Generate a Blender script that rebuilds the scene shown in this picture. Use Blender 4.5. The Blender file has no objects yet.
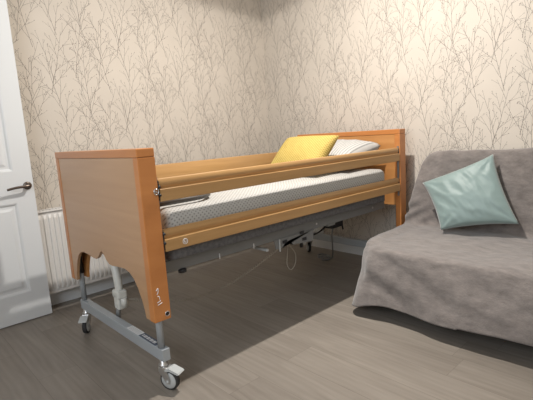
import bpy, bmesh, math, random
from mathutils import Vector, Matrix, noise
random.seed(7)
PI = math.pi
COL = bpy.context.scene.collection

# ------------------------------------------------------------------ materials
def nt(name):
    m = bpy.data.materials.new(name); m.use_nodes = True
    t = m.node_tree; b = t.nodes['Principled BSDF']
    return m, t, b, t.nodes, t.links

def simple(name, col, rough=.5, metal=0., bump=0., bscale=200., var=0., vscale=8., spec=None, sheen=0., stretch=(1, 1, 1)):
    m, t, b, N, L = nt(name)
    b.inputs['Base Color'].default_value = (*col, 1)
    b.inputs['Roughness'].default_value = rough
    b.inputs['Metallic'].default_value = metal
    if spec is not None: b.inputs['Specular IOR Level'].default_value = spec
    if sheen: b.inputs['Sheen Weight'].default_value = sheen
    tc = N.new('ShaderNodeTexCoord'); mp = N.new('ShaderNodeMapping')
    mp.inputs['Scale'].default_value = stretch
    L.new(tc.outputs['Object'], mp.inputs['Vector'])
    if var:
        n = N.new('ShaderNodeTexNoise'); n.inputs['Scale'].default_value = vscale; n.inputs['Detail'].default_value = 5
        L.new(mp.outputs[0], n.inputs['Vector'])
        r = N.new('ShaderNodeValToRGB')
        r.color_ramp.elements[0].position = .3; r.color_ramp.elements[1].position = .7
        r.color_ramp.elements[0].color = (*[c * (1 - var) for c in col], 1)
        r.color_ramp.elements[1].color = (*[min(1, c * (1 + var)) for c in col], 1)
        L.new(n.outputs['Fac'], r.inputs[0]); L.new(r.outputs[0], b.inputs['Base Color'])
    if bump:
        n = N.new('ShaderNodeTexNoise'); n.inputs['Scale'].default_value = bscale; n.inputs['Detail'].default_value = 3
        L.new(mp.outputs[0], n.inputs['Vector'])
        bp = N.new('ShaderNodeBump'); bp.inputs['Strength'].default_value = bump; bp.inputs['Distance'].default_value = .002
        L.new(n.outputs['Fac'], bp.inputs['Height']); L.new(bp.outputs[0], b.inputs['Normal'])
    return m

def wood(name, c1, c2, rough=.35, stretch=(6, 1, 60), coat=.2):
    m, t, b, N, L = nt(name)
    tc = N.new('ShaderNodeTexCoord'); mp = N.new('ShaderNodeMapping'); mp.inputs['Scale'].default_value = stretch
    L.new(tc.outputs['Object'], mp.inputs['Vector'])
    n = N.new('ShaderNodeTexNoise'); n.inputs['Scale'].default_value = 1.0; n.inputs['Detail'].default_value = 6
    n.inputs['Distortion'].default_value = .6
    L.new(mp.outputs[0], n.inputs['Vector'])
    r = N.new('ShaderNodeValToRGB')
    r.color_ramp.elements[0].position = .3; r.color_ramp.elements[0].color = (*c1, 1)
    r.color_ramp.elements[1].position = .7; r.color_ramp.elements[1].color = (*c2, 1)
    L.new(n.outputs['Fac'], r.inputs[0]); L.new(r.outputs[0], b.inputs['Base Color'])
    b.inputs['Roughness'].default_value = rough
    b.inputs['Coat Weight'].default_value = coat; b.inputs['Coat Roughness'].default_value = .25
    return m

def floor_mat():
    m, t, b, N, L = nt('grey_oak_laminate')
    tc = N.new('ShaderNodeTexCoord'); sep = N.new('ShaderNodeSeparateXYZ'); L.new(tc.outputs['Object'], sep.inputs[0])
    def mth(op, a=None, bb=None, v0=None, v1=None):
        n = N.new('ShaderNodeMath'); n.operation = op
        if a is not None: L.new(a, n.inputs[0])
        if v0 is not None: n.inputs[0].default_value = v0
        if bb is not None: L.new(bb, n.inputs[1])
        if v1 is not None: n.inputs[1].default_value = v1
        return n.outputs[0]
    W, LEN = .19, 1.28
    yr = mth('DIVIDE', mth('ADD', sep.outputs['Y'], v1=3.02), v1=W)
    row = mth('FLOOR', yr); fy = mth('FRACT', yr)
    wn = N.new('ShaderNodeTexWhiteNoise'); wn.noise_dimensions = '1D'; L.new(row, wn.inputs['W'])
    xr = mth('ADD', mth('DIVIDE', sep.outputs['X'], v1=LEN), wn.outputs['Value'])
    colm = mth('FLOOR', xr); fx = mth('FRACT', xr)
    cmb = N.new('ShaderNodeCombineXYZ'); L.new(row, cmb.inputs[0]); L.new(colm, cmb.inputs[1])
    wn2 = N.new('ShaderNodeTexWhiteNoise'); wn2.noise_dimensions = '3D'; L.new(cmb.outputs[0], wn2.inputs['Vector'])
    # grain
    mp = N.new('ShaderNodeMapping'); mp.inputs['Scale'].default_value = (1.1, 8, 1); L.new(tc.outputs['Object'], mp.inputs['Vector'])
    off = N.new('ShaderNodeVectorMath'); off.operation = 'MULTIPLY_ADD'
    L.new(wn2.outputs['Color'], off.inputs[0]); off.inputs[1].default_value = (30, 30, 30); L.new(mp.outputs[0], off.inputs[2])
    n1 = N.new('ShaderNodeTexNoise'); n1.inputs['Scale'].default_value = 1.3; n1.inputs['Detail'].default_value = 7; n1.inputs['Roughness'].default_value = .6; n1.inputs['Distortion'].default_value = 1.1
    L.new(off.outputs[0], n1.inputs['Vector'])
    wv = N.new('ShaderNodeTexWave'); wv.wave_type = 'BANDS'; wv.bands_direction = 'Y'; wv.inputs['Scale'].default_value = 1.2
    wv.inputs['Distortion'].default_value = 9; wv.inputs['Detail'].default_value = 3; wv.inputs['Detail Scale'].default_value = .8
    L.new(off.outputs[0], wv.inputs['Vector'])
    v = mth('ADD', mth('MULTIPLY', n1.outputs['Fac'], v1=.62), mth('MULTIPLY', wv.outputs['Fac'], v1=.06))
    v = mth('ADD', v, mth('MULTIPLY', wn2.outputs['Value'], v1=.16))
    r = N.new('ShaderNodeValToRGB'); r.color_ramp.elements[0].position = .25; r.color_ramp.elements[1].position = .68
    r.color_ramp.elements[0].color = (.185, .160, .135, 1); r.color_ramp.elements[1].color = (.315, .28, .24, 1)
    L.new(v, r.inputs[0])
    # seams
    e1 = mth('LESS_THAN', fy, v1=.012); e2 = mth('LESS_THAN', fx, v1=.0016)
    sm = mth('MAXIMUM', e1, e2)
    mx = N.new('ShaderNodeMix'); mx.data_type = 'RGBA'; L.new(mth('MULTIPLY', sm, v1=.45), mx.inputs[0]); L.new(r.outputs[0], mx.inputs[6])
    mx.inputs[7].default_value = (.07, .055, .045, 1)
    L.new(mx.outputs[2], b.inputs['Base Color'])
    b.inputs['Roughness'].default_value = .42; b.inputs['Specular IOR Level'].default_value = .45
    bp = N.new('ShaderNodeBump'); bp.inputs['Strength'].default_value = .12; bp.inputs['Distance'].default_value = .002
    L.new(n1.outputs['Fac'], bp.inputs['Height']); L.new(bp.outputs[0], b.inputs['Normal'])
    return m

def waffle_mat(name, base, dark, scale, rough=.8, strength=.5, thr=.35):
    """small diamond/dimple weave"""
    m, t, b, N, L = nt(name)
    tc = N.new('ShaderNodeTexCoord'); mp = N.new('ShaderNodeMapping')
    mp.inputs['Scale'].default_value = (scale,) * 3; mp.inputs['Rotation'].default_value = (0, 0, PI / 4)
    L.new(tc.outputs['UV'], mp.inputs['Vector'])
    vo = N.new('ShaderNodeTexVoronoi'); vo.inputs['Scale'].default_value = 1; vo.inputs['Randomness'].default_value = 0.05
    L.new(mp.outputs[0], vo.inputs['Vector'])
    r = N.new('ShaderNodeValToRGB'); r.color_ramp.elements[0].position = thr * .5; r.color_ramp.elements[1].position = thr
    r.color_ramp.elements[0].color = (*dark, 1); r.color_ramp.elements[1].color = (*base, 1)
    L.new(vo.outputs['Distance'], r.inputs[0]); L.new(r.outputs[0], b.inputs['Base Color'])
    bp = N.new('ShaderNodeBump'); bp.inputs['Strength'].default_value = strength; bp.inputs['Distance'].default_value = .003
    L.new(vo.outputs['Distance'], bp.inputs['Height']); L.new(bp.outputs[0], b.inputs['Normal'])
    b.inputs['Roughness'].default_value = rough
    return m

def stripe_mat():
    m, t, b, N, L = nt('white_ticking_cotton')
    tc = N.new('ShaderNodeTexCoord')
    w = N.new('ShaderNodeTexWave'); w.bands_direction = 'X'; w.inputs['Scale'].default_value = 11
    L.new(tc.outputs['UV'], w.inputs['Vector'])
    r = N.new('ShaderNodeValToRGB'); r.color_ramp.elements[0].position = .1; r.color_ramp.elements[1].position = .35
    r.color_ramp.elements[0].color = (.27, .27, .26, 1); r.color_ramp.elements[1].color = (.50, .49, .47, 1)
    L.new(w.outputs['Fac'], r.inputs[0]); L.new(r.outputs[0], b.inputs['Base Color']); b.inputs['Roughness'].default_value = .85
    return m

def throw_mat():
    m, t, b, N, L = nt('taupe_fleece')
    tc = N.new('ShaderNodeTexCoord')
    n = N.new('ShaderNodeTexNoise'); n.inputs['Scale'].default_value = 13; n.inputs['Detail'].default_value = 8; n.inputs['Roughness'].default_value = .7
    mp = N.new('ShaderNodeMapping'); mp.inputs['Scale'].default_value = (1, 2.2, 2.2); L.new(tc.outputs['Object'], mp.inputs[0]); L.new(mp.outputs[0], n.inputs['Vector'])
    r = N.new('ShaderNodeValToRGB'); r.color_ramp.elements[0].position = .3; r.color_ramp.elements[1].position = .72
    r.color_ramp.elements[0].color = (.115, .099, .091, 1); r.color_ramp.elements[1].color = (.240, .210, .194, 1)
    L.new(n.outputs['Fac'], r.inputs[0]); L.new(r.outputs[0], b.inputs['Base Color'])
    n2 = N.new('ShaderNodeTexNoise'); n2.inputs['Scale'].default_value = 120; n2.inputs['Detail'].default_value = 2; L.new(tc.outputs['Object'], n2.inputs['Vector'])
    bp = N.new('ShaderNodeBump'); bp.inputs['Strength'].default_value = .5; bp.inputs['Distance'].default_value = .003
    L.new(n2.outputs['Fac'], bp.inputs['Height']); L.new(bp.outputs[0], b.inputs['Normal'])
    b.inputs['Roughness'].default_value = .95; b.inputs['Sheen Weight'].default_value = .35; b.inputs['Sheen Roughness'].default_value = .6
    return m

M = dict(
    paper=simple('cream_wallpaper', (.60, .545, .475), .85, bump=.15, bscale=300, var=.03, vscale=3),
    twig=simple('printed_twig_ink', (.19, .165, .145), .8),
    ceil=simple('white_ceiling_paint', (.62, .60, .57), .9),
    white=simple('white_gloss_paint', (.70, .72, .73), .32),
    rad=simple('white_radiator_enamel', (.72, .70, .67), .35),
    radtop=simple('radiator_grille_shadow', (.25, .24, .23), .5),
    floor=floor_mat(),
    beech=wood('beech_veneer', (.47, .175, .048), (.56, .225, .066), .34, (2, 2, 9), .2),
    panel=wood('beech_veneer_shaded', (.43, .245, .125), (.485, .285, .15), .35, (1.5, 1.5, 22), .3),  # same beech as the frame; muted cool lighting put into its colour
    hpanel=wood('beech_headboard_veneer', (.46, .205, .065), (.55, .26, .088), .35, (2.5, 2.5, 14), .2),
    rail=wood('oak_rail', (.37, .205, .075), (.46, .265, .105), .36, (30, 1.5, 30), .25),
    grey=simple('grey_powder_coat', (.37, .40, .425), .4, .1, bump=.1, bscale=400),
    dgrey=simple('dark_grey_frame_coat', (.20, .205, .205), .45, .1),
    lgrey=simple('light_grey_plastic', (.46, .48, .48), .4),
    cream=simple('cream_enamel_tube', (.62, .62, .58), .35),
    black=simple('black_plastic', (.02, .02, .022), .4),
    rubber=simple('black_rubber', (.03, .03, .03), .7),
    chrome=simple('brushed_chrome', (.55, .55, .55), .3, 1.),
    zinc=simple('zinc_plated_steel', (.6, .6, .6), .35, .9),
    bronze=simple('dark_bronze', (.16, .13, .11), .3, .9),
    mattop=waffle_mat('quilted_mattress_cover', (.46, .455, .435), (.25, .247, .235), 1, .8, .4, .34),
    matbase=simple('dark_grey_mattress_base', (.11, .11, .115), .75, bump=.5, bscale=180, var=.3, vscale=60),
    pillow=stripe_mat(),
    yellow=waffle_mat('yellow_waffle_weave', (.56, .42, .12), (.38, .265, .055), 30, .85, .9, .5),
    teal=simple('teal_satin', (.205, .28, .27), .5, bump=.25, bscale=40, var=.06, vscale=5, sheen=.5),
    throw=throw_mat(),
    sofa=simple('dark_sofa_fabric', (.04, .038, .036), .9),
    sticker=simple('white_sticker', (.72, .72, .72), .5),
    dsticker=simple('dark_blue_sticker', (.09, .11, .15), .5),
    hoop=simple('dark_grey_vinyl', (.025, .023, .023), .4),
    hoopband=simple('grey_webbing', (.10, .095, .09), .5),
    cord=simple('clear_grey_cord', (.30, .27, .22), .5),
    wcord=simple('pale_cord', (.45, .42, .36), .5),
    bulb=simple('dark_lamp_metal', (.1, .1, .1), .4, .8),
)

# ------------------------------------------------------------------ helpers
def link(name, bm, mats, parent=None, smooth=False, angle=None):
    me = bpy.data.meshes.new(name); bm.normal_update(); bm.to_mesh(me); bm.free()
    for mm in (mats if isinstance(mats, (list, tuple)) else [mats]): me.materials.append(mm)
    if smooth: me.shade_smooth()
    if angle is not None: me.shade_smooth(); me.set_sharp_from_angle(angle=math.radians(angle))
    o = bpy.data.objects.new(name, me); COL.objects.link(o)
    if parent:
        o.parent = parent
        off = Vector((0, 0, 0)); p = parent
        while p: off += p.location; p = p.parent
        o.location = -off        # meshes are written in room coordinates
    return o
def empty(name, loc, label, cat, group=None):
    o = bpy.data.objects.new(name, None); COL.objects.link(o); o.location = loc; o.empty_display_size = .1
    return tag(o, label, cat, group)
def tag(o, label, cat=None, group=None):
    o['label'] = label
    if cat: o['category'] = cat
    if group: o['group'] = group
    return o
def struct(o): o['kind'] = 'structure'; return o

def box(bm, x0, x1, y0, y1, z0, z1, bev=0., seg=2, mi=0, mat=None):
    b2 = bmesh.new(); bmesh.ops.create_cube(b2, size=1)
    for v in b2.verts:
        v.co = Vector(((x0 + x1) / 2 + v.co.x * (x1 - x0), (y0 + y1) / 2 + v.co.y * (y1 - y0), (z0 + z1) / 2 + v.co.z * (z1 - z0)))
    if bev: bmesh.ops.bevel(b2, geom=list(b2.edges), offset=bev, segments=seg, affect='EDGES', profile=.5)
    if mat: b2.transform(mat)
    merge(bm, b2, mi); return bm
def merge(bm, b2, mi=0):
    mp = {v: bm.verts.new(v.co) for v in b2.verts}
    for f in b2.faces:
        try: nf = bm.faces.new([mp[v] for v in f.verts]); nf.material_index = mi if mi else f.material_index; nf.smooth = f.smooth
        except ValueError: pass
    b2.free()
def catmull(pts, n=8, closed=False):
    P = [Vector(p) for p in pts]; out = []
    m = len(P); rng = range(m if closed else m - 1)
    for i in rng:
        p0 = P[(i - 1) % m] if closed or i > 0 else P[0]; p1 = P[i]; p2 = P[(i + 1) % m]
        p3 = P[(i + 2) % m] if closed or i + 2 < m else P[-1]
        for k in range(n):
            t = k / n
            out.append(.5 * ((2 * p1) + (-p0 + p2) * t + (2 * p0 - 5 * p1 + 4 * p2 - p3) * t * t + (-p0 + 3 * p1 - 3 * p2 + p3) * t ** 3))
    if not closed: out.append(P[-1])
    return out
def tube(bm, pts, r, seg=10, closed=False, cap=True, mi=0):
    P = [Vector(p) for p in pts]; n = len(P); rings = []; prev = None
    rr = r if isinstance(r, (list, tuple)) else [r] * n
    for i in range(n):
        a = P[(i - 1) % n] if closed or i else P[0]; b = P[(i + 1) % n] if closed or i < n - 1 else P[-1]
        t = (b - a).normalized()
        if prev is None:
            u = t.orthogonal().normalized()
        else:
            u = (prev - t * prev.dot(t)); u = u.normalized() if u.length > 1e-6 else t.orthogonal().normalized()
        prev = u; w = t.cross(u)
        rings.append([bm.verts.new(P[i] + (u * math.cos(2 * PI * k / seg) + w * math.sin(2 * PI * k / seg)) * rr[i]) for k in range(seg)])
    for i in range(n if closed else n - 1):
        A, B = rings[i], rings[(i + 1) % n]
        for k in range(seg):
            f = bm.faces.new((A[k], A[(k + 1) % seg], B[(k + 1) % seg], B[k])); f.smooth = True; f.material_index = mi
    if cap and not closed:
        f = bm.faces.new(rings[0][::-1]); f.material_index = mi
        f = bm.faces.new(rings[-1]); f.material_index = mi
    return bm
def lathe(bm, prof, origin, axis='Z', seg=24, mi=0):
    """prof: (radius, height) pairs round an axis through origin"""
    o = Vector(origin); rings = []
    for r, h in prof:
        ring = []
        for k in range(seg):
            a = 2 * PI * k / seg; c, s = math.cos(a) * r, math.sin(a) * r
            p = {'Z': (c, s, h), 'X': (h, c, s), 'Y': (s, h, c)}[axis]
            ring.append(bm.verts.new(o + Vector(p)))
        rings.append(ring)
    for i in range(len(rings) - 1):
        for k in range(seg):
            f = bm.faces.new((rings[i][k], rings[i][(k + 1) % seg], rings[i + 1][(k + 1) % seg], rings[i + 1][k])); f.smooth = True; f.material_index = mi
    bm.faces.new(rings[0][::-1]).material_index = mi; bm.faces.new(rings[-1]).material_index = mi
    return bm
def prism(bm, poly, d0, d1, plane='XZ', mi=0):
    """extrude a 2-D outline between d0 and d1 on the third axis"""
    def P(a, b, d): return Vector((a, d, b)) if plane == 'XZ' else (Vector((d, a, b)) if plane == 'YZ' else Vector((a, b, d)))
    A = [bm.verts.new(P(a, b, d0)) for a, b in poly]; B = [bm.verts.new(P(a, b, d1)) for a, b in poly]
    fs = [bm.faces.new(A), bm.faces.new(B[::-1])]
    n = len(poly)
    for i in range(n): fs.append(bm.faces.new((A[i], B[i], B[(i + 1) % n], A[(i + 1) % n])))
    for f in fs: f.material_index = mi
    bmesh.ops.triangulate(bm, faces=fs[:2]); bmesh.ops.recalc_face_normals(bm, faces=bm.faces[:])
    return bm

# ------------------------------------------------------------------ the room
XL, XR, YB, YF, H = -1.68, 2.75, 2.38, -2.0, 2.80
# wallpaper print: a repeat of budding branches, drawn once and tiled
TW, TH = .53, .62
def make_tile():
    segs, dots = [], []
    rnd = random.Random(11)
    def branch(x, y, a, length, w, depth):
        n = max(3, int(length / .028)); st = length / n; bend = rnd.uniform(-.5, .5) * .4 / n
        side = rnd.choice((-1, 1)); nxt = rnd.uniform(.02, .05); run = 0
        for i in range(n):
            a += bend + rnd.uniform(-.05, .05)
            a += (PI / 2 - a) * .015
            x2, y2 = x + math.cos(a) * st, y + math.sin(a) * st
            ww = w * (1 - .5 * i / n)
            segs.append((x, y, x2, y2, ww, w * (1 - .5 * (i + 1) / n)))
            x, y = x2, y2; run += st
            if depth < 3 and run > nxt and i < n - 1:
                run = 0; nxt = rnd.uniform(.04, .065) if depth == 0 else rnd.uniform(.028, .05)
                l2 = {0: rnd.uniform(.12, .26), 1: rnd.uniform(.04, .11), 2: rnd.uniform(.012, .03)}[depth] * (1 - .35 * i / n)
                branch(x, y, a + side * rnd.uniform(.35, .62), l2, w * .80, depth + 1)
                side = -side
        if depth >= 1: dots.append((x, y, rnd.uniform(.0016, .0026)))
    for bx, by, a, l in ((.03, .0, 1.78, .50), (.115, .30, 1.30, .46), (.20, .10, 1.82, .52), (.30, .42, 1.38, .50), (.385, .16, 1.74, .46), (.465, .36, 1.32, .52), (.43, .02, 1.88, .32)):
        branch(bx, by, a, l, .0025, 0)
    return segs, dots
TILE = make_tile()
def papered_wall(name, org, du, length, nrm, skip=None):
    """wall slab with the printed branches laid in its own surface; du = direction along, nrm = into the room"""
    bm = bmesh.new(); org = Vector(org); du = Vector(du); nrm = Vector(nrm); up = Vector((0, 0, 1))
    c = [org, org + du * length, org + du * length + up * H, org + up * H]
    A = [bm.verts.new(p) for p in c]; B = [bm.verts.new(p - nrm * .1) for p in c]
    bm.faces.new(A); bm.faces.new(B[::-1])
    for i in range(4): bm.faces.new((A[i], B[i], B[(i + 1) % 4], A[(i + 1) % 4]))
    bmesh.ops.recalc_face_normals(bm, faces=bm.faces[:])
    if skip is None:
        segs, dots = TILE
        def P(x, y): return org + du * x + up * y + nrm * .0005
        def quad(pts):
            if all(.001 < p[0] < length - .001 and .001 < p[1] < H - .001 for p in pts):
                vs = [bm.verts.new(P(*p)) for p in pts]; f = bm.faces.new(vs); f.material_index = 1
                if f.calc_area() > 0 and (f.normal_update() or f.normal).dot(nrm) < 0: f.normal_flip()
        for ti in range(-1, int(length / TW) + 2):
            for tj in range(-2, int(H / TH) + 2):
                ox = ti * TW; oy = tj * TH + (TH / 2 if ti % 2 else 0)
                for x, y, x2, y2, w1, w2 in segs:
                    dx, dy = x2 - x, y2 - y; l = math.hypot(dx, dy); nx, ny = -dy / l, dx / l
                    quad([(ox + x + nx * w1 / 2, oy + y + ny * w1 / 2), (ox + x - nx * w1 / 2, oy + y - ny * w1 / 2),
                          (ox + x2 - nx * w2 / 2, oy + y2 - ny * w2 / 2), (ox + x2 + nx * w2 / 2, oy + y2 + ny * w2 / 2)])
                for x, y, r in dots:
                    quad([(ox + x + r * math.cos(k * PI / 3), oy + y + r * 1.3 * math.sin(k * PI / 3)) for k in range(6)])
    return struct(link(name, bm, [M['paper'], M['twig']]))
papered_wall('wall_left', (XL, YF, 0), (0, 1, 0), YB - YF, (1, 0, 0))
papered_wall('wall_back', (XL, YB, 0), (1, 0, 0), XR - XL, (0, -1, 0))
papered_wall('wall_right', (XR, YF, 0), (0, 1, 0), YB - YF, (-1, 0, 0), skip=1)
# front wall with a window opening (daylight comes in behind the photographer)
WX0, WX1, WZ0, WZ1 = .1, 2.2, 1.2, 2.5
bm = bmesh.new()
for a, b_, c, d in ((XL, WX0, 0, H), (WX1, XR, 0, H), (WX0, WX1, 0, WZ0), (WX0, WX1, WZ1, H)): box(bm, a, b_, YF - .1, YF, c, d)
struct(link('wall_front', bm, M['paper']))
bm = bmesh.new()
for a, b_, c, d in ((WX0, WX0 + .06, WZ0, WZ1), (WX1 - .06, WX1, WZ0, WZ1), (1.12, 1.18, WZ0, WZ1), (WX0, WX1, WZ0, WZ0 + .06), (WX0, WX1, WZ1 - .06, WZ1)):
    box(bm, a, b_, YF - .08, YF - .02, c, d, .004)
struct(link('window_1', bm, M['white']))
bm = bmesh.new(); box(bm, XL - .1, XR + .1, YF - .1, YB + .1, -.1, 0); struct(link('floor', bm, M['floor']))
bm = bmesh.new(); box(bm, XL - .1, XR + .1, YF - .1, YB + .1, H, H + .1); struct(link('ceiling', bm, M['ceil']))
def skirting(name, a, b, nrm):
    """moulded skirting board: profile swept along the wall foot"""
    prof = [(0, 0), (.016, 0), (.016, .085), (.012, .098), (.007, .108), (.004, .116), (0, .118)]
    bm = bmesh.new(); a = Vector(a); b = Vector(b); n = Vector(nrm)
    A = [bm.verts.new(a + n * d + Vector((0, 0, z))) for d, z in prof]; B = [bm.verts.new(b + n * d + Vector((0, 0, z))) for d, z in prof]
    for i in range(len(prof)): bm.faces.new((A[i], A[(i + 1) % len(prof)], B[(i + 1) % len(prof)], B[i]))
    bm.faces.new(A); bm.faces.new(B[::-1]); bmesh.ops.recalc_face_normals(bm, faces=bm.faces[:])
    return struct(link(name, bm, M['white']))
skirting('baseboard_left', (XL + .0005, YF, 0), (XL + .0005, YB, 0), (1, 0, 0))
skirting('baseboard_back', (XL + .018, YB - .0005, 0), (XR, YB - .0005, 0), (0, -1, 0))

# ------------------------------------------------------------------ the door, standing open along the left wall
DX0, DX1, DY0, DY1 = -1.532, -1.492, -.79, -.022
def door_mesh():
    bm = bmesh.new()
    box(bm, DX0, DX1 - .012, DY0, DY1, .006, 2.19)
    st = [(DY0, DY0 + .11), (DY1 - .11, DY1), ((DY0 + DY1) / 2 - .05, (DY0 + DY1) / 2 + .05)]
    rails = [(.006, .20), (.81, 1.02), (2.07, 2.19)]
    X = DX1 - .012
    ys = sorted([DY0, DY0 + .11, (DY0 + DY1) / 2 - .05, (DY0 + DY1) / 2 + .05, DY1 - .11, DY1])
    # face of stiles and rails
    for a, b_ in st: box(bm, X - .001, DX1, a, b_, .006, 2.19)
    for c, d in rails:
        for a, b_ in ((ys[1], ys[2]), (ys[3], ys[4])): box(bm, X - .001, DX1 - .0001, a, b_, c, d)
    # panels: moulded slope down from the frame, then a raised field
    for a, b_ in ((ys[1], ys[2]), (ys[3], ys[4])):
        for c, d in ((.20, .81), (1.02, 2.07)):
            rings = [(0, DX1 - .0002), (.008, DX1 - .003), (.018, DX1 - .0105), (.032, DX1 - .0105), (.050, DX1 - .004)]
            prev = None
            for off, x in rings:
                r = [bm.verts.new((x, yy, zz)) for yy, zz in ((a + off, c + off), (b_ - off, c + off), (b_ - off, d - off), (a + off, d - off))]
                if prev:
                    for k in range(4): bm.faces.new((prev[k], prev[(k + 1) % 4], r[(k + 1) % 4], r[k]))
                prev = r
            bm.faces.new(prev)
    return bm
door = struct(link('door_1', door_mesh(), M['white']))
bm = bmesh.new()
hy, hz = -.060, .918
lathe(bm, [(.026, 0), (.026, .006), (.022, .010), (.011, .012), (.011, .045), (.009, .052)], (DX1, hy, hz), 'X', 24)
tube(bm, catmull([(DX1 + .046, hy, hz), (DX1 + .050, hy - .03, hz - .001), (DX1 + .050, hy - .085, hz - .004), (DX1 + .048, hy - .132, hz - .012)], 6),
     [.0095] * 6 + [.0085] * 6 + [.008] * 6 + [.006], 12)
h = link('door_handle', bm, M['bronze'], door); h['label'] = 'dark bronze lever handle on a round rose'

# ------------------------------------------------------------------ radiator
rad = empty('radiator', (-1.6, .2, .12), 'white fluted panel radiator on the left wall behind the bed foot', 'radiator')
RY0, RY1, RZ0, RZ1 = -.45, .80, .12, .72
def flutes(xf, xb):
    bm = bmesh.new(); pts = []; y = RY0 + .015; p = .0345
    while y + p < RY1 - .01:
        pts += [(xf - .010, y), (xf - .010, y + p * .22), (xf, y + p * .38), (xf, y + p * .78), (xf - .010, y + p * .96)]
        y += p
    Z = [(RZ0 + .0, -.010), (RZ0 + .018, -.010), (RZ0 + .045, 0), (RZ1 - .055, 0), (RZ1 - .028, -.010), (RZ1 - .006, -.010)]
    rows = []
    for z, d in Z:
        rows.append([bm.verts.new((xf - .010 if d else px, py, z)) for px, py in pts])
    for i in range(len(rows) - 1):
        for k in range(len(pts) - 1): bm.faces.new((rows[i][k], rows[i][k + 1], rows[i + 1][k + 1], rows[i + 1][k]))
    box(bm, xb, xf - .0102, RY0 + .01, RY1 - .01, RZ0, RZ1 - .008)
    bmesh.ops.recalc_face_normals(bm, faces=bm.faces[:])
    return bm
link('front_panel', flutes(-1.553, -1.572), M['rad'], rad)
bm = bmesh.new(); box(bm, -1.64, -1.625, RY0 + .01, RY1 - .01, RZ0 + .01, RZ1 - .012, .003); link('rear_panel', bm, M['rad'], rad)
bm = bmesh.new()
box(bm, -1.646, -1.637, RY0, RY1, RZ1 - .008, RZ1 + .004); box(bm, -1.563, -1.552, RY0, RY1, RZ1 - .008, RZ1 + .004, .002)
y = RY0 + .004
while y < RY1 - .01: box(bm, -1.637, -1.563, y, y + .007, RZ1 - .006, RZ1 + .002); y += .0215
link('top_grille', bm, M['rad'], rad)
for s in (RY0, RY1 - .008):
    bm = bmesh.new(); box(bm, -1.646, -1.553, s, s + .008, RZ0 + .01, RZ1 - .006, .002); link('side_cover', bm, M['rad'], rad)
bm = bmesh.new(); tube(bm, [(-1.60, RY1 - .02, RZ0 + .03), (-1.60, RY1 + .045, RZ0 + .03), (-1.60, RY1 + .045, 0)], .008, 8)
link('pipe', bm, M['cream'], rad)
for yy in (-.25, .6):
    bm = bmesh.new(); box(bm, -1.679, -1.638, yy, yy + .04, .3, .5); link('bracket', bm, M['zinc'], rad)

# ------------------------------------------------------------------ the bed
bed = empty('hospital_bed', (-.523, 1.1, 0), 'raised beech profiling bed on castors with double wooden side rails', 'bed')
W, T, ZT, ZB, L = 1.046, .084, 1.128, .35, 2.215
def arch_outline():
    """bottom edge of the end board: shallow arches with a central notch, right half then mirrored (x measured from centre)"""
    half = [(0, .603), (.022, .592), (.055, .560), (.085, .546), (.12, .545), (.20, .553), (.26, .556), (.31, .548), (.35, .525), (.385, .485), (.412, .435), (.430, .390), (.438, .352)]
    return [(-x, z) for x, z in half[:0:-1]] + half
def strip_panel(low, ztop, d0, d1):
    bm = bmesh.new(); cols = []
    for x, z in low: cols.append([bm.verts.new((x, d, zz)) for d, zz in ((d0, z), (d0, ztop), (d1, ztop), (d1, z))])
    for a, b in zip(cols, cols[1:]):
        for k in range(4): bm.faces.new((a[k], a[(k + 1) % 4], b[(k + 1) % 4], b[k]))
    bm.faces.new(cols[0]); bm.faces.new(cols[-1][::-1]); bmesh.ops.recalc_face_normals(bm, faces=bm.faces[:])
    return bm
def end_board(name, y0, facing, mat, arched):
    """y0 = the outward face, facing = -1 when it looks towards the foot of the room"""
    cx = -W / 2; s = -facing           # s: towards the bed's middle
    e = bpy.data.objects.new(name, None); COL.objects.link(e); e.parent = bed; e.empty_display_size = .1
    e.location = Vector((cx, y0, ZB)) - bed.location
    def span(a, b): return tuple(sorted((y0 + s * a, y0 + s * b)))
    bm = bmesh.new(); box(bm, -W, 0, *span(0, T), ZT - .038, ZT, .004); link('top_cap', bm, M['beech'], e)
    for xa, xb in ((-W, -W + .045), (-.045, 0)):
        bm = bmesh.new(); box(bm, xa, xb, *span(.0015, T), ZB, ZT - .0385, .003); link('post', bm, M['beech'], e)
    ol = arch_outline() if arched else [(-.44, .555), (0, .555), (.44, .555)]
    bm = strip_panel([(cx + x, z) for x, z in (([(-.477, .352)] + ol + [(.477, .352)]) if arched else [(-.477, .545), (.477, .545)])], ZT - .039, *span(.004, .020)); link('outer_panel', bm, mat, e)
    bm = strip_panel([(cx + x, z) for x, z in (([(-.477, .352)] + ol + [(.477, .352)]) if arched else [(-.477, .545), (.477, .545)])], ZT - .039, *span(T - .018, T - .003)); link('inner_panel', bm, M['hpanel'], e)
    return e
foot = end_board('footboard', 0.0, -1, M['panel'], True)
head = end_board('headboard', L, 1, M['hpanel'], False)
# marks on the outer side of the near foot post: pale worn hand symbols and a bolt hole
bm = bmesh.new()
for pts in ([(.022, .497), (.032, .507), (.030, .487), (.024, .480)], [(.026, .470), (.034, .468), (.036, .452)], [(.022, .441), (.040, .447)], [(.024, .430), (.046, .436)]):
    P = [(.0008, y, z) for y, z in pts]; tube(bm, catmull(P, 4) if len(P) > 2 else P, .0016, 6)
o = link('pictogram', bm, M['sticker'], foot); o['label'] = 'pale worn pictogram marks near the post foot'
bm = bmesh.new(); tube(bm, [(.001, .066 + .011 * math.cos(a * PI / 8), .377 + .011 * math.sin(a * PI / 8)) for a in range(16)], .0015, 6, closed=True)
lathe(bm, [(.0085, -.004), (.0085, .0008)], (0, .066, .377), 'X', 16, mi=1); link('bolt_hole', bm, [M['zinc'], M['black']], foot)

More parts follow.
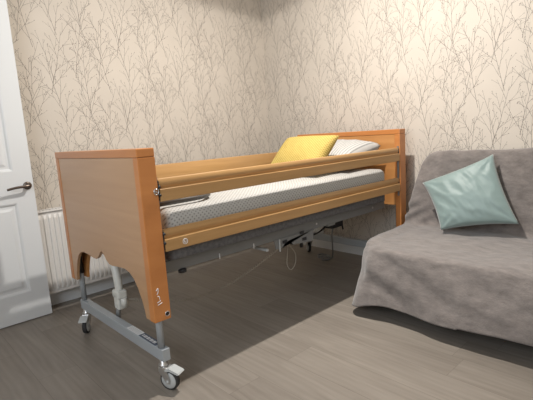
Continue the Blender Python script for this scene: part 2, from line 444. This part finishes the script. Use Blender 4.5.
# side rails: beaded oak boards between the end boards
def rail_profile():
    # (x outward, z up) outline of a board 0.102 tall; rounded bead on top, groove, flat lower part
    out = [(-.012, 0), (.016, 0), (.018, .003), (.018, .0535), (.0165, .0555), (.0035, .0560), (.0035, .0610), (.0060, .0640), (.0085, .071), (.0095, .080), (.0080, .091), (.0035, .099), (-.002, .102), (-.008, .099), (-.012, .092)]
    return out
def rail(xc, side, z0, ya=.092, yb=2.122, tilt=0):
    bm = bmesh.new(); prof = [(xc + side * a, z0 + b) for a, b in rail_profile()]
    A = [bm.verts.new((a, ya, b)) for a, b in prof]; B = [bm.verts.new((a, yb, b)) for a, b in prof]
    n = len(prof)
    for i in range(n): bm.faces.new((A[i], A[(i + 1) % n], B[(i + 1) % n], B[i]))
    bm.faces.new(A); bm.faces.new(B[::-1]); bmesh.ops.recalc_face_normals(bm, faces=bm.faces[:])
    return link('side_rail', bm, M['rail'], bed, angle=32)
for xc, side in ((-.016, 1), (-1.030, -1)):
    for z0 in (.889, .660 if side > 0 else .742):  # unseen far lower rail raised to narrow the light slot over the mattress
        r = rail(xc, side, z0)
        for y_ in (.0845, 2.1205):     # black end shoes sliding in the board channels
            bm = bmesh.new(); box(bm, xc - .010, xc + .010, y_, y_ + .010, z0 + .006, z0 + .092, .002)
            link('end_shoe', bm, M['black'], r)
# rail stickers
bm = bmesh.new(); cy, cz = .194, .688
tube(bm, [(.0028, cy + .0125 * math.cos(a * PI / 12), cz + .0125 * math.sin(a * PI / 12)) for a in range(24)], .0013, 6, closed=True)
tube(bm, [(.0028, cy - .007 + .0 * a, cz - .001) for a in (0,)] + [(.0028, cy + .006, cz - .001)], .001, 6)
tube(bm, [(.0028, cy + .0065 * math.cos(a * PI / 8), cz + .0065 * math.sin(a * PI / 8)) for a in range(0, 14)], .001, 6)
rl = [c for c in bed.children if c.name.startswith('side_rail')]
o = link('round_emblem', bm, M['sticker'], rl[1]); o['label'] = 'small white ring emblem printed on the rail'
# locking ring pull and the black catches on the foot post
bm = bmesh.new(); tube(bm, [(.006, .071 + .011 * math.cos(a * PI / 10), .936 + .013 * math.sin(a * PI / 10)) for a in range(20)], .0028, 8, closed=True)
lathe(bm, [(.005, -.002), (.005, .005)], (0.0, .071, .936), 'X', 12)
link('ring_pull', bm, M['chrome'], foot)
for z in (.955, .918, .742, .700):
    bm = bmesh.new(); lathe(bm, [(.007, .0), (.007, .010), (.004, .013)], (-.002, .084, z), 'Y', 12); link('catch_pin', bm, M['black'], foot)
# black slotted channel on the inner edges of the posts
for e_, ya, yb in ((foot, .0842, .0892), (head, 2.1258, 2.1308)):
    for xc in (-.016, -1.030):
        bm = bmesh.new(); box(bm, xc - .007, xc + .007, ya, yb, .62, 1.0); link('channel', bm, M['dgrey'], e_)

# legs, crossbars and castors at each end
def castor(x, y, rotz, label=None, braked=True):
    c = bpy.data.objects.new('castor', None); COL.objects.link(c); c.parent = bed; c.empty_display_size = .05
    c.location = Vector((x, y, 0)) - bed.location
    Rm = Matrix.Translation((x, y, 0)) @ Matrix.Rotation(rotz, 4, 'Z')
    # local: wheel trails along +X from the stem, axle along Y
    wx, r = .030, .049
    def put(name, bm, mat):
        bm.transform(Rm); return link(name, bm, mat, c)
    bm = bmesh.new()
    lathe(bm, [(.040, -.0125), (.046, -.0125), (.049, -.008), (.049, .008), (.046, .0125), (.040, .0125)], (wx, 0, r), 'Y', 32); put('tyre', bm, M['rubber'])
    bm = bmesh.new()
    lathe(bm, [(.010, -.0165), (.036, -.0155), (.0408, -.0115), (.0408, .0115), (.036, .0155), (.010, .0165)], (wx, 0, r), 'Y', 28)
    lathe(bm, [(.007, -.0235), (.007, .0235)], (wx, 0, r), 'Y', 12); put('hub', bm, M['lgrey'])
    bm = bmesh.new()
    for s in (-1, 1):
        prism(bm, [(-.014, .112), (.026, .112), (.044, .060), (.040, .038), (.024, .036), (.006, .066), (-.014, .090)], s * .0190, s * .0220)
    box(bm, -.016, .030, -.0215, .0215, .104, .116, .004)
    lathe(bm, [(.022, .114), (.022, .124), (.014, .130), (.014, .146)], (0, 0, 0), 'Z', 20); put('fork', bm, M['zinc'])
    if braked:
        bm = bmesh.new()
        prism(bm, [(.020, .108), (.045, .116), (.092, .100), (.098, .094), (.090, .090), (.046, .102), (.020, .098)], -.024, .024)
        put('brake_pedal', bm, M['lgrey'])
def end_frame(y):
    bm = bmesh.new(); box(bm, -1.030, -.016, y - .016, y + .024, .146, .205, .003)
    cb = link('crossbar', bm, M['grey'], bed)
    for x in (-.998, -.048):
        bm = bmesh.new(); tube(bm, [(x, y, .206), (x, y, .50)], .0165, 16); link('leg', bm, M['grey'], bed)
    return cb
cb = end_frame(.044); end_frame(2.171)
for x, y, a in ((-.048, .044, .42), (-.998, .044, -.64), (-.048, 2.171, 2.2), (-.998, 2.171, 2.6)): castor(x, y, a)
# dark plastic sleeves round the leg tops inside the posts
for x in (-.998, -.048):
    for y in (.044, 2.171):
        bm = bmesh.new(); tube(bm, [(x, y, .38), (x, y, .53)], .0195, 14); link('leg_sleeve', bm, M['black'], bed)
# stickers on the crossbar top
bm = bmesh.new(); box(bm, -.385, -.255, .030, .066, .2052, .2058)
for k in range(4): box(bm, -.375, -.265, .036 + .007 * k, .038 + .007 * k, .2058, .2061, mi=1)
o = link('sticker', bm, [M['sticker'], M['lgrey']], cb); o['label'] = 'white printed sticker'
bm = bmesh.new(); box(bm, -.250, -.085, .030, .066, .2052, .2058)
for k in range(9): box(bm, -.236 + .015 * k, -.229 + .015 * k + .004 * (k % 2), .040, .056, .2058, .2062, mi=1)
o = link('sticker', bm, [M['dsticker'], M['sticker']], cb); o['label'] = 'dark sticker with white lettering'

# platform frame
for x in (-.12, -.926):
    bm = bmesh.new(); box(bm, x - .015, x + .015, .13, 2.07, .525, .585, .004)
    sb = link('side_beam', bm, M['dgrey'], bed)
    if x == -.12:
        for y, z in ((.229, .521), ):
            bm = bmesh.new(); lathe(bm, [(.012, -.016), (.021, -.012), (.021, .004), (.010, .008)], (x + .012, y, z), 'Z', 14); link('stop_knob', bm, M['black'], sb)
        for y in (.458, .700):
            bm = bmesh.new(); tube(bm, [(x + .017, y, .520), (x + .017, y, .548)], .003, 8); link('pin', bm, M['sticker'], sb)
        for y in (1.25, 1.9):
            bm = bmesh.new(); lathe(bm, [(.007, 0), (.007, .003)], (x + .0152, y, .557), 'X', 12); link('rivet', bm, M['zinc'], sb)
for y in (.20, 1.06, 1.62, 2.0):
    bm = bmesh.new(); box(bm, -.91, -.136, y - .02, y + .02, .535, .575, .003); link('cross_member', bm, M['dgrey'], bed)
bm = bmesh.new()
box(bm, -.95, -.10, .14, 2.05, .588, .600, .002)
y = .17
link('mattress_platform', bm, M['dgrey'], bed)
# gearbox side plate with cut-outs below the beam
def plate(x0, x1):
    bm = bmesh.new()
    poly = [(.86, .53), (.87, .475), (.92, .470), (.95, .500), (.985, .505), (1.02, .470), (1.20, .455), (1.215, .53)]
    prism(bm, poly, x0, x1, 'YZ'); return bm
pl = link('bracket_plate', plate(-.104, -.099), M['dgrey'], bed)
for y, z in ((.945, .505), (1.10, .530), (1.12, .485)):
    bm = bmesh.new(); box(bm, -.0989, -.0975, y - .020, y + .020, z - .010, z + .010, .0006); link('slot', bm, M['black'], pl)
bm = bmesh.new(); box(bm, -.0985, -.093, .894, .902, .455, .530, .001); box(bm, -.80, -.105, .80, .815, .475, .490, .002)
o = link('lifting_bar', bm, M['lgrey'], bed); o['label'] = 'pale steel cross bar and end plate'
# head end actuator: motor, ram, clevis
bm = bmesh.new(); tube(bm, [(-.30, 1.25, .50), (-.30, 1.62, .52)], .024, 14); tube(bm, [(-.30, .85, .485), (-.30, 1.25, .50)], .013, 12)
act = link('actuator', bm, M['black'], bed)
bm = bmesh.new(); box(bm, -.345, -.255, 1.60, 1.74, .43, .57, .014, 3); link('motor_housing', bm, M['black'], act)
bm = bmesh.new(); box(bm, -.33, -.25, 1.14, 1.24, .445, .50, .008); link('gear_housing', bm, M['lgrey'], act)
bm = bmesh.new(); box(bm, -.24, -.20, 1.12, 1.26, .455, .52, .006); lathe(bm, [(.012, 0), (.012, .06), (.008, .065)], (-.22, 1.22, .39), 'Z', 12); link('control_plug', bm, M['black'], act)
bm = bmesh.new(); box(bm, -.27, -.225, 1.52, 1.60, .47, .585, .004); link('mount', bm, M['lgrey'], act)
# foot end lifting strut: cream tube into a jointed clamp on the crossbar
st = bpy.data.objects.new('lifting_strut', None); COL.objects.link(st); st.parent = bed; st.location = Vector((-.62, .1, .2)) - bed.location
bm = bmesh.new(); tube(bm, catmull([(-.612, .11, .32), (-.615, .11, .38), (-.640, .112, .46), (-.700, .115, .54), (-.78, .12, .60)], 6), .022, 16); link('strut_tube', bm, M['cream'], st)
bm = bmesh.new()
box(bm, -.655, -.572, .082, .140, .292, .340, .012, 3); box(bm, -.648, -.590, .086, .138, .225, .300, .009, 3)
lathe(bm, [(.017, -.052), (.017, .0)], (-.568, .112, .300), 'Z', 14)
for z in (.262, .305): lathe(bm, [(.007, -.03), (.007, .032)], (-.618, .112, z), 'Y', 10)
link('strut_clamp', bm, M['cream'], st)
bm = bmesh.new(); tube(bm, [(-.625, .10, .24), (-.628, .092, .165)], .013, 12); link('strut_pin', bm, M['dgrey'], st)
# coiled cord sagging below the frame
def coil(path, R=.0075, pitch=.015, r=.0018):
    P = catmull(path, 24); out = []; acc = 0
    for i in range(len(P) - 1):
        t = (P[i + 1] - P[i]); l = t.length; t.normalize(); u = t.cross(Vector((0, 0, 1))).normalized(); w = u.cross(t)
        n = max(1, int(l / (pitch / 7)))
        for k in range(n):
            a = 2 * PI * (acc + l * k / n) / pitch
            out.append(P[i] + t * (l * k / n) + u * R * math.cos(a) + w * R * math.sin(a))
        acc += l
    return out
bm = bmesh.new()
tube(bm, coil([(-.585, .14, .275), (-.50, .17, .285), (-.42, .24, .275), (-.33, .38, .262), (-.24, .56, .30), (-.17, .74, .38), (-.115, .90, .47)]), .0016, 5)
o = link('coiled_cord', bm, M['cord'], bed); o['label'] = 'translucent coiled cord sagging under the frame'
bm = bmesh.new()
tube(bm, catmull([(-.30, 1.18, .46), (-.30, 1.165, .36), (-.30, 1.155, .27), (-.30, 1.19, .225), (-.30, 1.235, .26), (-.30, 1.24, .33), (-.30, 1.19, .40), (-.28, 1.17, .46)], 8), .0028, 6)
o = link('looped_cord', bm, M['wcord'], bed); o['label'] = 'pale thin cord hanging in a loop'
for pts in ([(-.30, 1.84, .60), (-.30, 1.73, .54), (-.31, 1.62, .465), (-.30, 1.50, .425), (-.28, 1.36, .425), (-.23, 1.24, .44)],
            [(-.26, 1.78, .56), (-.27, 1.74, .46), (-.28, 1.76, .40), (-.27, 1.72, .50)],
            ):
    bm = bmesh.new(); tube(bm, catmull(pts, 8), .0065, 8); link('cable', bm, M['black'], bed)
# mains lead: drops from the motor, coil lying on the floor
bm = bmesh.new()
path = [(-.34, 1.72, .45), (-.42, 1.80, .33), (-.50, 1.90, .20), (-.60, 2.02, .07), (-.68, 2.07, .012)]
for k in range(22):
    a = -1.2 + k * PI / 5; path.append((-.745 + (.052 + .001 * (k % 3)) * math.cos(a), 2.07 + .045 * math.sin(a), .009 + .0052 * (k / 3)))
tube(bm, catmull(path, 5), .0058, 8); o = link('mains_lead', bm, M['dgrey'], bed); o['label'] = 'dark mains lead ending in a flat coil on the floor'

# ------------------------------------------------------------------ mattress
def soft_box(x0, x1, y0, y1, z0, z1, rad, zfun=None, nx=40, ny=80):
    """closed rounded slab with uv in cm-based dimple units on its top"""
    bm = bmesh.new(); uv = bm.loops.layers.uv.new('UVMap')
    K = 6; rows = []
    # cross-section rounds at the edges by inset ring approach
    def ring(ins, z):
        out = []; rc = max(.001, .05 - ins)
        xs0, xs1, ys0, ys1 = x0 + ins, x1 - ins, y0 + ins, y1 - ins
        def seg(a, b, n): return [(a[0] + (b[0] - a[0]) * k / n, a[1] + (b[1] - a[1]) * k / n) for k in range(n)]
        def arc(cx, cy, a0): return [(cx + rc * math.cos(a0 + PI / 2 * k / 5), cy + rc * math.sin(a0 + PI / 2 * k / 5)) for k in range(5)]
        out += seg((xs0 + rc, ys0), (xs1 - rc, ys0), 12) + arc(xs1 - rc, ys0 + rc, -PI / 2) + seg((xs1, ys0 + rc), (xs1, ys1 - rc), 40)
        out += arc(xs1 - rc, ys1 - rc, 0) + seg((xs1 - rc, ys1), (xs0 + rc, ys1), 12) + arc(xs0 + rc, ys1 - rc, PI / 2) + seg((xs0, ys1 - rc), (xs0, ys0 + rc), 40) + arc(xs0 + rc, ys0 + rc, PI)
        return [bm.verts.new((px, py, z + (zfun(px, py) if zfun and z > (z0 + z1) / 2 else 0))) for px, py in out]
    rings = [ring(rad * .4, z0), ring(0, z0 + rad * .4)]
    rings.append(ring(0, z1 - rad))
    for k in range(1, K + 1):
        a = PI / 2 * k / K; rings.append(ring(rad * (1 - math.cos(a)), z1 - rad + rad * math.sin(a)))
    for ins in (.06, .10): rings.append(ring(ins, z1))
    for i in range(len(rings) - 1):
        n = len(rings[i])
        for k in range(n):
            f = bm.faces.new((rings[i][k], rings[i][(k + 1) % n], rings[i + 1][(k + 1) % n], rings[i + 1][k])); f.smooth = True
    bm.faces.new(rings[0][::-1]); f = bm.faces.new(rings[-1]); f.smooth = True
    for f in bm.faces:
        for lp in f.loops:
            c = lp.vert.co; lp[uv].uv = ((c.x + (z1 - c.z)) / .017, c.y / .017)
    return bm
mat_top = lambda x, y: .006 * math.sin(y * 5) * math.sin(x * 4)
mb = empty('mattress', (-.523, 1.05, .601), 'white dimpled mattress with dark grey base on the raised bed', 'mattress')
link('cover', soft_box(-1.017, -.029, .125, 1.99, .665, .842, .045, mat_top), M['mattop'], mb)
bm = soft_box(-1.015, -.031, .125, 1.99, .602, .6635, .012); link('base', bm, M['matbase'], mb)

# ------------------------------------------------------------------ pillows and cushions
def cushion(c00, c10, c11, c01, thick, n=36, pinch=.10, wr=.006, seed=0., uvs=1., power=.42, sag=None, wfreq=7, tex=None):
    """soft cushion between four corners (bottom left, bottom right, top right, top left)"""
    bm = bmesh.new(); uv = bm.loops.layers.uv.new('UVMap')
    C = [Vector(p) for p in (c00, c10, c11, c01)]
    nrm = ((C[1] - C[0]).cross(C[3] - C[0])).normalized()
    V = {}
    for side in (1, -1):
        for i in range(n + 1):
            for j in range(n + 1):
                u, v = i / n, j / n
                if side == -1 and (i in (0, n) or j in (0, n)): V[(side, i, j)] = V[(1, i, j)]; continue
                pu = u + pinch * .5 * math.sin(2 * PI * u) * 0; pv = v
                a, b_ = 2 * u - 1, 2 * v - 1
                # edges bow inward between the corners
                us = .5 + a / 2 * (1 - pinch * (1 - b_ * b_)); vs = .5 + b_ / 2 * (1 - pinch * (1 - a * a))
                p = C[0] * (1 - us) * (1 - vs) + C[1] * us * (1 - vs) + C[2] * us * vs + C[3] * (1 - us) * vs
                h = max(0, (1 - a * a) * (1 - b_ * b_)) ** power * thick / 2
                q = Vector(((u + .35 * v) * wfreq + seed, v * wfreq * .45, side * 3.1 + seed))
                w = wr * (abs(noise.noise(q)) * 1.6 + .6 * abs(noise.noise(q * 2.3)))
                edge = (1 - max(abs(a), abs(b_)) ** 4)
                # folds radiating from the corners
                rad = 0
                for ca, cb_ in ((-1, -1), (1, -1), (1, 1), (-1, 1)):
                    d = math.hypot(a - ca, b_ - cb_); ang = math.atan2(b_ - cb_, a - ca)
                    rad += math.exp(-(d / .55) ** 2) * math.sin(ang * 11 + seed + ca) * min(1, d * 4)
                p = p + nrm * side * (h - (w - rad * wr * .8) * edge)
                if sag: p.z -= sag * (1 - a * a) * (1 - b_ * b_)
                V[(side, i, j)] = bm.verts.new(p)
    for side in (1, -1):
        for i in range(n):
            for j in range(n):
                q = [(i, j), (i + 1, j), (i + 1, j + 1), (i, j + 1)]
                if side == -1: q = q[::-1]
                f = bm.faces.new([V[(side, a, b_)] for a, b_ in q]); f.smooth = True
                for lp, (a, b_) in zip(f.loops, q): lp[uv].uv = (a / n * uvs, b_ / n * uvs)
    return bm
def solo(name, bm, mat, label, cat, group=None):
    o = link(name, bm, mat); c = sum((v.co for v in o.data.vertices), Vector()) / len(o.data.vertices)
    o.data.transform(Matrix.Translation(-c)); o.location = c
    return tag(o, label, cat, group)
solo('pillow', cushion((-.90, 1.66, .915), (-.12, 1.63, .915), (-.105, 2.04, 1.01), (-.88, 2.04, 1.01), .21, pinch=.05, wr=.008, seed=2.2, power=.30),
     M['pillow'], 'plump white striped pillow against the headboard of the bed', 'pillow')
solo('cushion', cushion((-.665, 1.36, .872), (-.18, 1.365, .872), (-.155, 1.60, 1.112), (-.655, 1.60, 1.112), .17, pinch=.07, wr=.007, seed=5.1),
     M['yellow'], 'mustard yellow waffle cushion leaning on the white pillow', 'cushion')
solo('cushion', cushion((.440, 1.86, .458), (.868, 1.98, .520), (.672, 2.10, .935), (.248, 1.99, .748), .15, pinch=.075, wr=.011, seed=9.3, n=48, wfreq=6),
     M['teal'], 'pale teal satin cushion propped on the covered sofa', 'cushion')

# padded loop lying on the foot of the mattress
hp = empty('carrying_handle', (-.27, .25, .85), 'dark padded loop with grey band lying on the mattress foot', 'handle')
def loop(cx, cy, z, lx, ly, a):
    pts = []
    for k in range(12): t = -PI / 2 + PI * k / 11; pts.append((lx / 2 + ly * math.cos(t), ly * math.sin(t)))
    pts = [(-lx / 2, -ly)] + pts + [(-lx / 2, ly)]
    ca, sa = math.cos(a), math.sin(a)
    return [(cx + x * ca - y * sa, cy + x * sa + y * ca, z) for x, y in pts]
bm = bmesh.new(); tube(bm, loop(-.285,   .245, .880, .19, .085, PI / 2), .024, 12); link('padded_tube', bm, M['hoop'], hp)
bm = bmesh.new(); tube(bm, loop(-.27, .235, .864, .20, .165, PI / 2), .014, 8); link('band', bm, M['hoopband'], hp)

# ------------------------------------------------------------------ sofa and its throw
so = empty('sofa', (.95, 1.85, 0), 'dark low sofa hidden beneath the taupe throw, beside the bed', 'sofa')
bm = bmesh.new(); box(bm, .17, 1.72, 1.42, 2.15, .16, .375, .03, 3); link('seat', bm, M['sofa'], so)
bm = bmesh.new(); box(bm, .22, 1.70, 2.20, 2.30, .20, .90, .03, 3); link('backrest', bm, M['sofa'], so)
for x in (.25, 1.62):
    for y in (1.50, 2.10):
        bm = bmesh.new(); lathe(bm, [(.018, 0), (.024, .16)], (x, y, 0), 'Z', 14); link('leg', bm, M['black'], so)

def hull(points):
    bm = bmesh.new()
    for p in points: bm.verts.new(p)
    bmesh.ops.convex_hull(bm, input=bm.verts[:]); 
    return bm
def throw_mesh():
    seat = [(.045, 1.78, .425), (.085, 1.55, .425), (.15, 1.43, .42), (.26, 1.345, .415), (1.78, 1.365, .41), (1.80, 2.34, .42), (.050, 2.06, .425), (.055, 2.34, .425),
            (.17, 1.245, -.12), (.135, 1.28, -.12), (.14, 1.38, -.12), (1.83, 1.26, -.12), (1.84, 2.34, -.12), (.07, 2.34, -.12), (.06, 2.0, -.12)]
    back = [(.19, 2.18, .925), (.30, 2.15, .965), (1.74, 2.19, .955), (1.76, 2.31, .95), (.20, 2.29, .94), (.035, 2.075, .38), (1.80, 2.09, .38), (1.80, 2.34, .38), (.03, 2.34, .38), (.135, 2.17, .86)]
    bm = hull(seat); merge(bm, hull(back))
    me = bpy.data.meshes.new('t'); bm.to_mesh(me); bm.free()
    o = bpy.data.objects.new('t', me); COL.objects.link(o)
    m = o.modifiers.new('r', 'REMESH'); m.mode = 'VOXEL'; m.voxel_size = .014; m.use_smooth_shade = True
    m = o.modifiers.new('s', 'SMOOTH'); m.factor = .5; m.iterations = 15
    dg = bpy.context.evaluated_depsgraph_get(); dg.update()
    me2 = bpy.data.meshes.new_from_object(o.evaluated_get(dg))
    bpy.data.objects.remove(o)
    bm = bmesh.new(); bm.from_mesh(me2)
    bmesh.ops.delete(bm, geom=[v for v in bm.verts if v.co.z < -.07], context='VERTS')
    bm.normal_update()
    zmin = min(v.co.z for v in bm.verts)
    nrms = {v: v.normal.copy() for v in bm.verts}
    for v in bm.verts:
        c = v.co; n = nrms[v]
        # creases: long soft folds
        front = max(0, min(1, (1.5 - c.y) / .2)); left = max(0, min(1, (.2 - c.x) / .12))
        d = .010 * noise.noise(Vector((c.x * 3.2, c.y * 3, c.z * 3)))
        d += .006 * noise.noise(Vector((c.x * 11, c.y * 9, c.z * 6)))
        d += front * .024 * noise.noise(Vector((c.x * 3.2 + c.z * 5.0, 3, c.z * 1.3 - c.x * .6)))
        d += front * .018 * (abs(noise.noise(Vector((c.x * 2.2 + c.z * 3.4, 7, 2)))) - .2)
        bk = max(0, min(1, (c.z - .45) / .1))
        d += bk * .010 * noise.noise(Vector((c.x * 1.6, 1, c.z * 9)))
        # pulled folds near the left of the seat and back junction
        j = math.exp(-((c.z - .50) / .10) ** 2) * math.exp(-((c.x - .10) / .16) ** 2)
        d += j * .010 * math.sin((c.z * 1.0 - c.x * .55) * 75)
        if c.z < .42:
            k = (.42 - c.z) / (.42 - zmin)
            d += k * .012 * math.sin(c.x * 9 + 1.5 * math.sin(c.x * 3)) * (1 if c.y < 1.6 else .6)
            hem = .100 + .010 * math.sin(c.x * 7) - .070 * math.exp(-((c.x - .10) / .17) ** 2) - (.03 if c.x < .2 and c.y > 1.5 else 0)
            c.z = hem + (c.z - zmin) / (.42 - zmin) * (.42 - hem)
        v.co = c + n * d
        if v.co.y > YB - .03: v.co.y = YB - .03
    bmesh.ops.recalc_face_normals(bm, faces=bm.faces[:])
    for f in bm.faces: f.smooth = True
    return bm
th = solo('throw', throw_mesh(), M['throw'], 'taupe fleece throw covering the whole sofa', 'throw')
sm_ = th.modifiers.new('thickness', 'SOLIDIFY'); sm_.thickness = .006; sm_.offset = -1

# ------------------------------------------------------------------ wall socket near the skirting
bm = bmesh.new(); box(bm, -1.13, -.985, YB - .010, YB - .0006, .150, .235, .003)
for x in (-1.095, -1.02): box(bm, x - .012, x + .012, YB - .0125, YB - .009, .205, .222, .002)
for x in (-1.095, -1.02):
    for dx, dz in ((0, .188), (-.008, .170), (.008, .170)): box(bm, x + dx - .002, x + dx + .002, YB - .0106, YB - .0098, dz, dz + .006, mi=1)
s_ = link('wall_socket', bm, [M['white'], M['black']]); tag(s_, 'white double socket low on the wall under the bed head', 'socket')

# ------------------------------------------------------------------ lamp (above the frame) and daylight
LX, LY = .10, 1.0
lp = empty('ceiling_light', (LX, LY, H), 'small round ceiling spotlight above the bed', 'lamp')
bm = bmesh.new(); lathe(bm, [(.05, 0), (.05, -.02), (.012, -.022), (.012, -.05)], (LX, LY, H), 'Z', 24); link('ceiling_rose', bm, M['white'], lp)
bm = bmesh.new(); lathe(bm, [(.030, -.05), (.034, -.05), (.075, -.085), (.072, -.085)], (LX, LY, H), 'Z', 24); link('shade', bm, M['white'], lp)
def light(kind, name, loc, energy, col, **kw):
    l = bpy.data.lights.new(name, kind); l.energy = energy; l.color = col
    for k, v in kw.items(): setattr(l, k, v)
    o = bpy.data.objects.new(name, l); COL.objects.link(o); o.location = loc; return o
light('SPOT', 'lamp_bulb', (LX, LY, H - .09), 78, (1, .945, .88), shadow_soft_size=.04, spot_size=math.radians(163), spot_blend=.06)
light('AREA', 'lamp_fill', (LX, LY, H - .10), 40, (1, .945, .88), shape='DISK', size=.07)  # extra light added at the lamp to even out walls and floor
w = light('AREA', 'window_daylight', ((WX0 + WX1) / 2, YF + .01, (WZ0 + WZ1) / 2), 40, (.86, .93, 1), shape='RECTANGLE', size=WX1 - WX0 - .1, size_y=WZ1 - WZ0 - .1)
w.rotation_euler = (math.radians(90), 0, 0)
wd = bpy.data.worlds.new('World'); bpy.context.scene.world = wd; wd.use_nodes = True
wd.node_tree.nodes['Background'].inputs[0].default_value = (.75, .85, 1, 1); wd.node_tree.nodes['Background'].inputs[1].default_value = .6

# ------------------------------------------------------------------ camera
R = [[0.6845035360575227, -0.06636488774957428, 0.7259825141136211], [0.726148867646516, 0.15020389661150657, -0.6709296620797165], [-0.06451923077990379, 0.9864251066942216, 0.1510058864510363]]
cam = bpy.data.cameras.new('camera'); co = bpy.data.objects.new('camera', cam); COL.objects.link(co)
cam.sensor_fit = 'HORIZONTAL'; cam.sensor_width = 36; cam.lens = 36 * 430.446 / 533; cam.clip_start = .02
mm = Matrix(R).to_4x4(); mm.translation = Vector((1.69841502, -0.84432229, 1.154)); co.matrix_world = mm
sc = bpy.context.scene; sc.camera = co
sc.view_settings.view_transform = 'Standard'; sc.view_settings.look = 'None'; sc.view_settings.gamma = 1
sc.view_settings.use_curve_mapping = False; sc.view_settings.exposure = 0.30
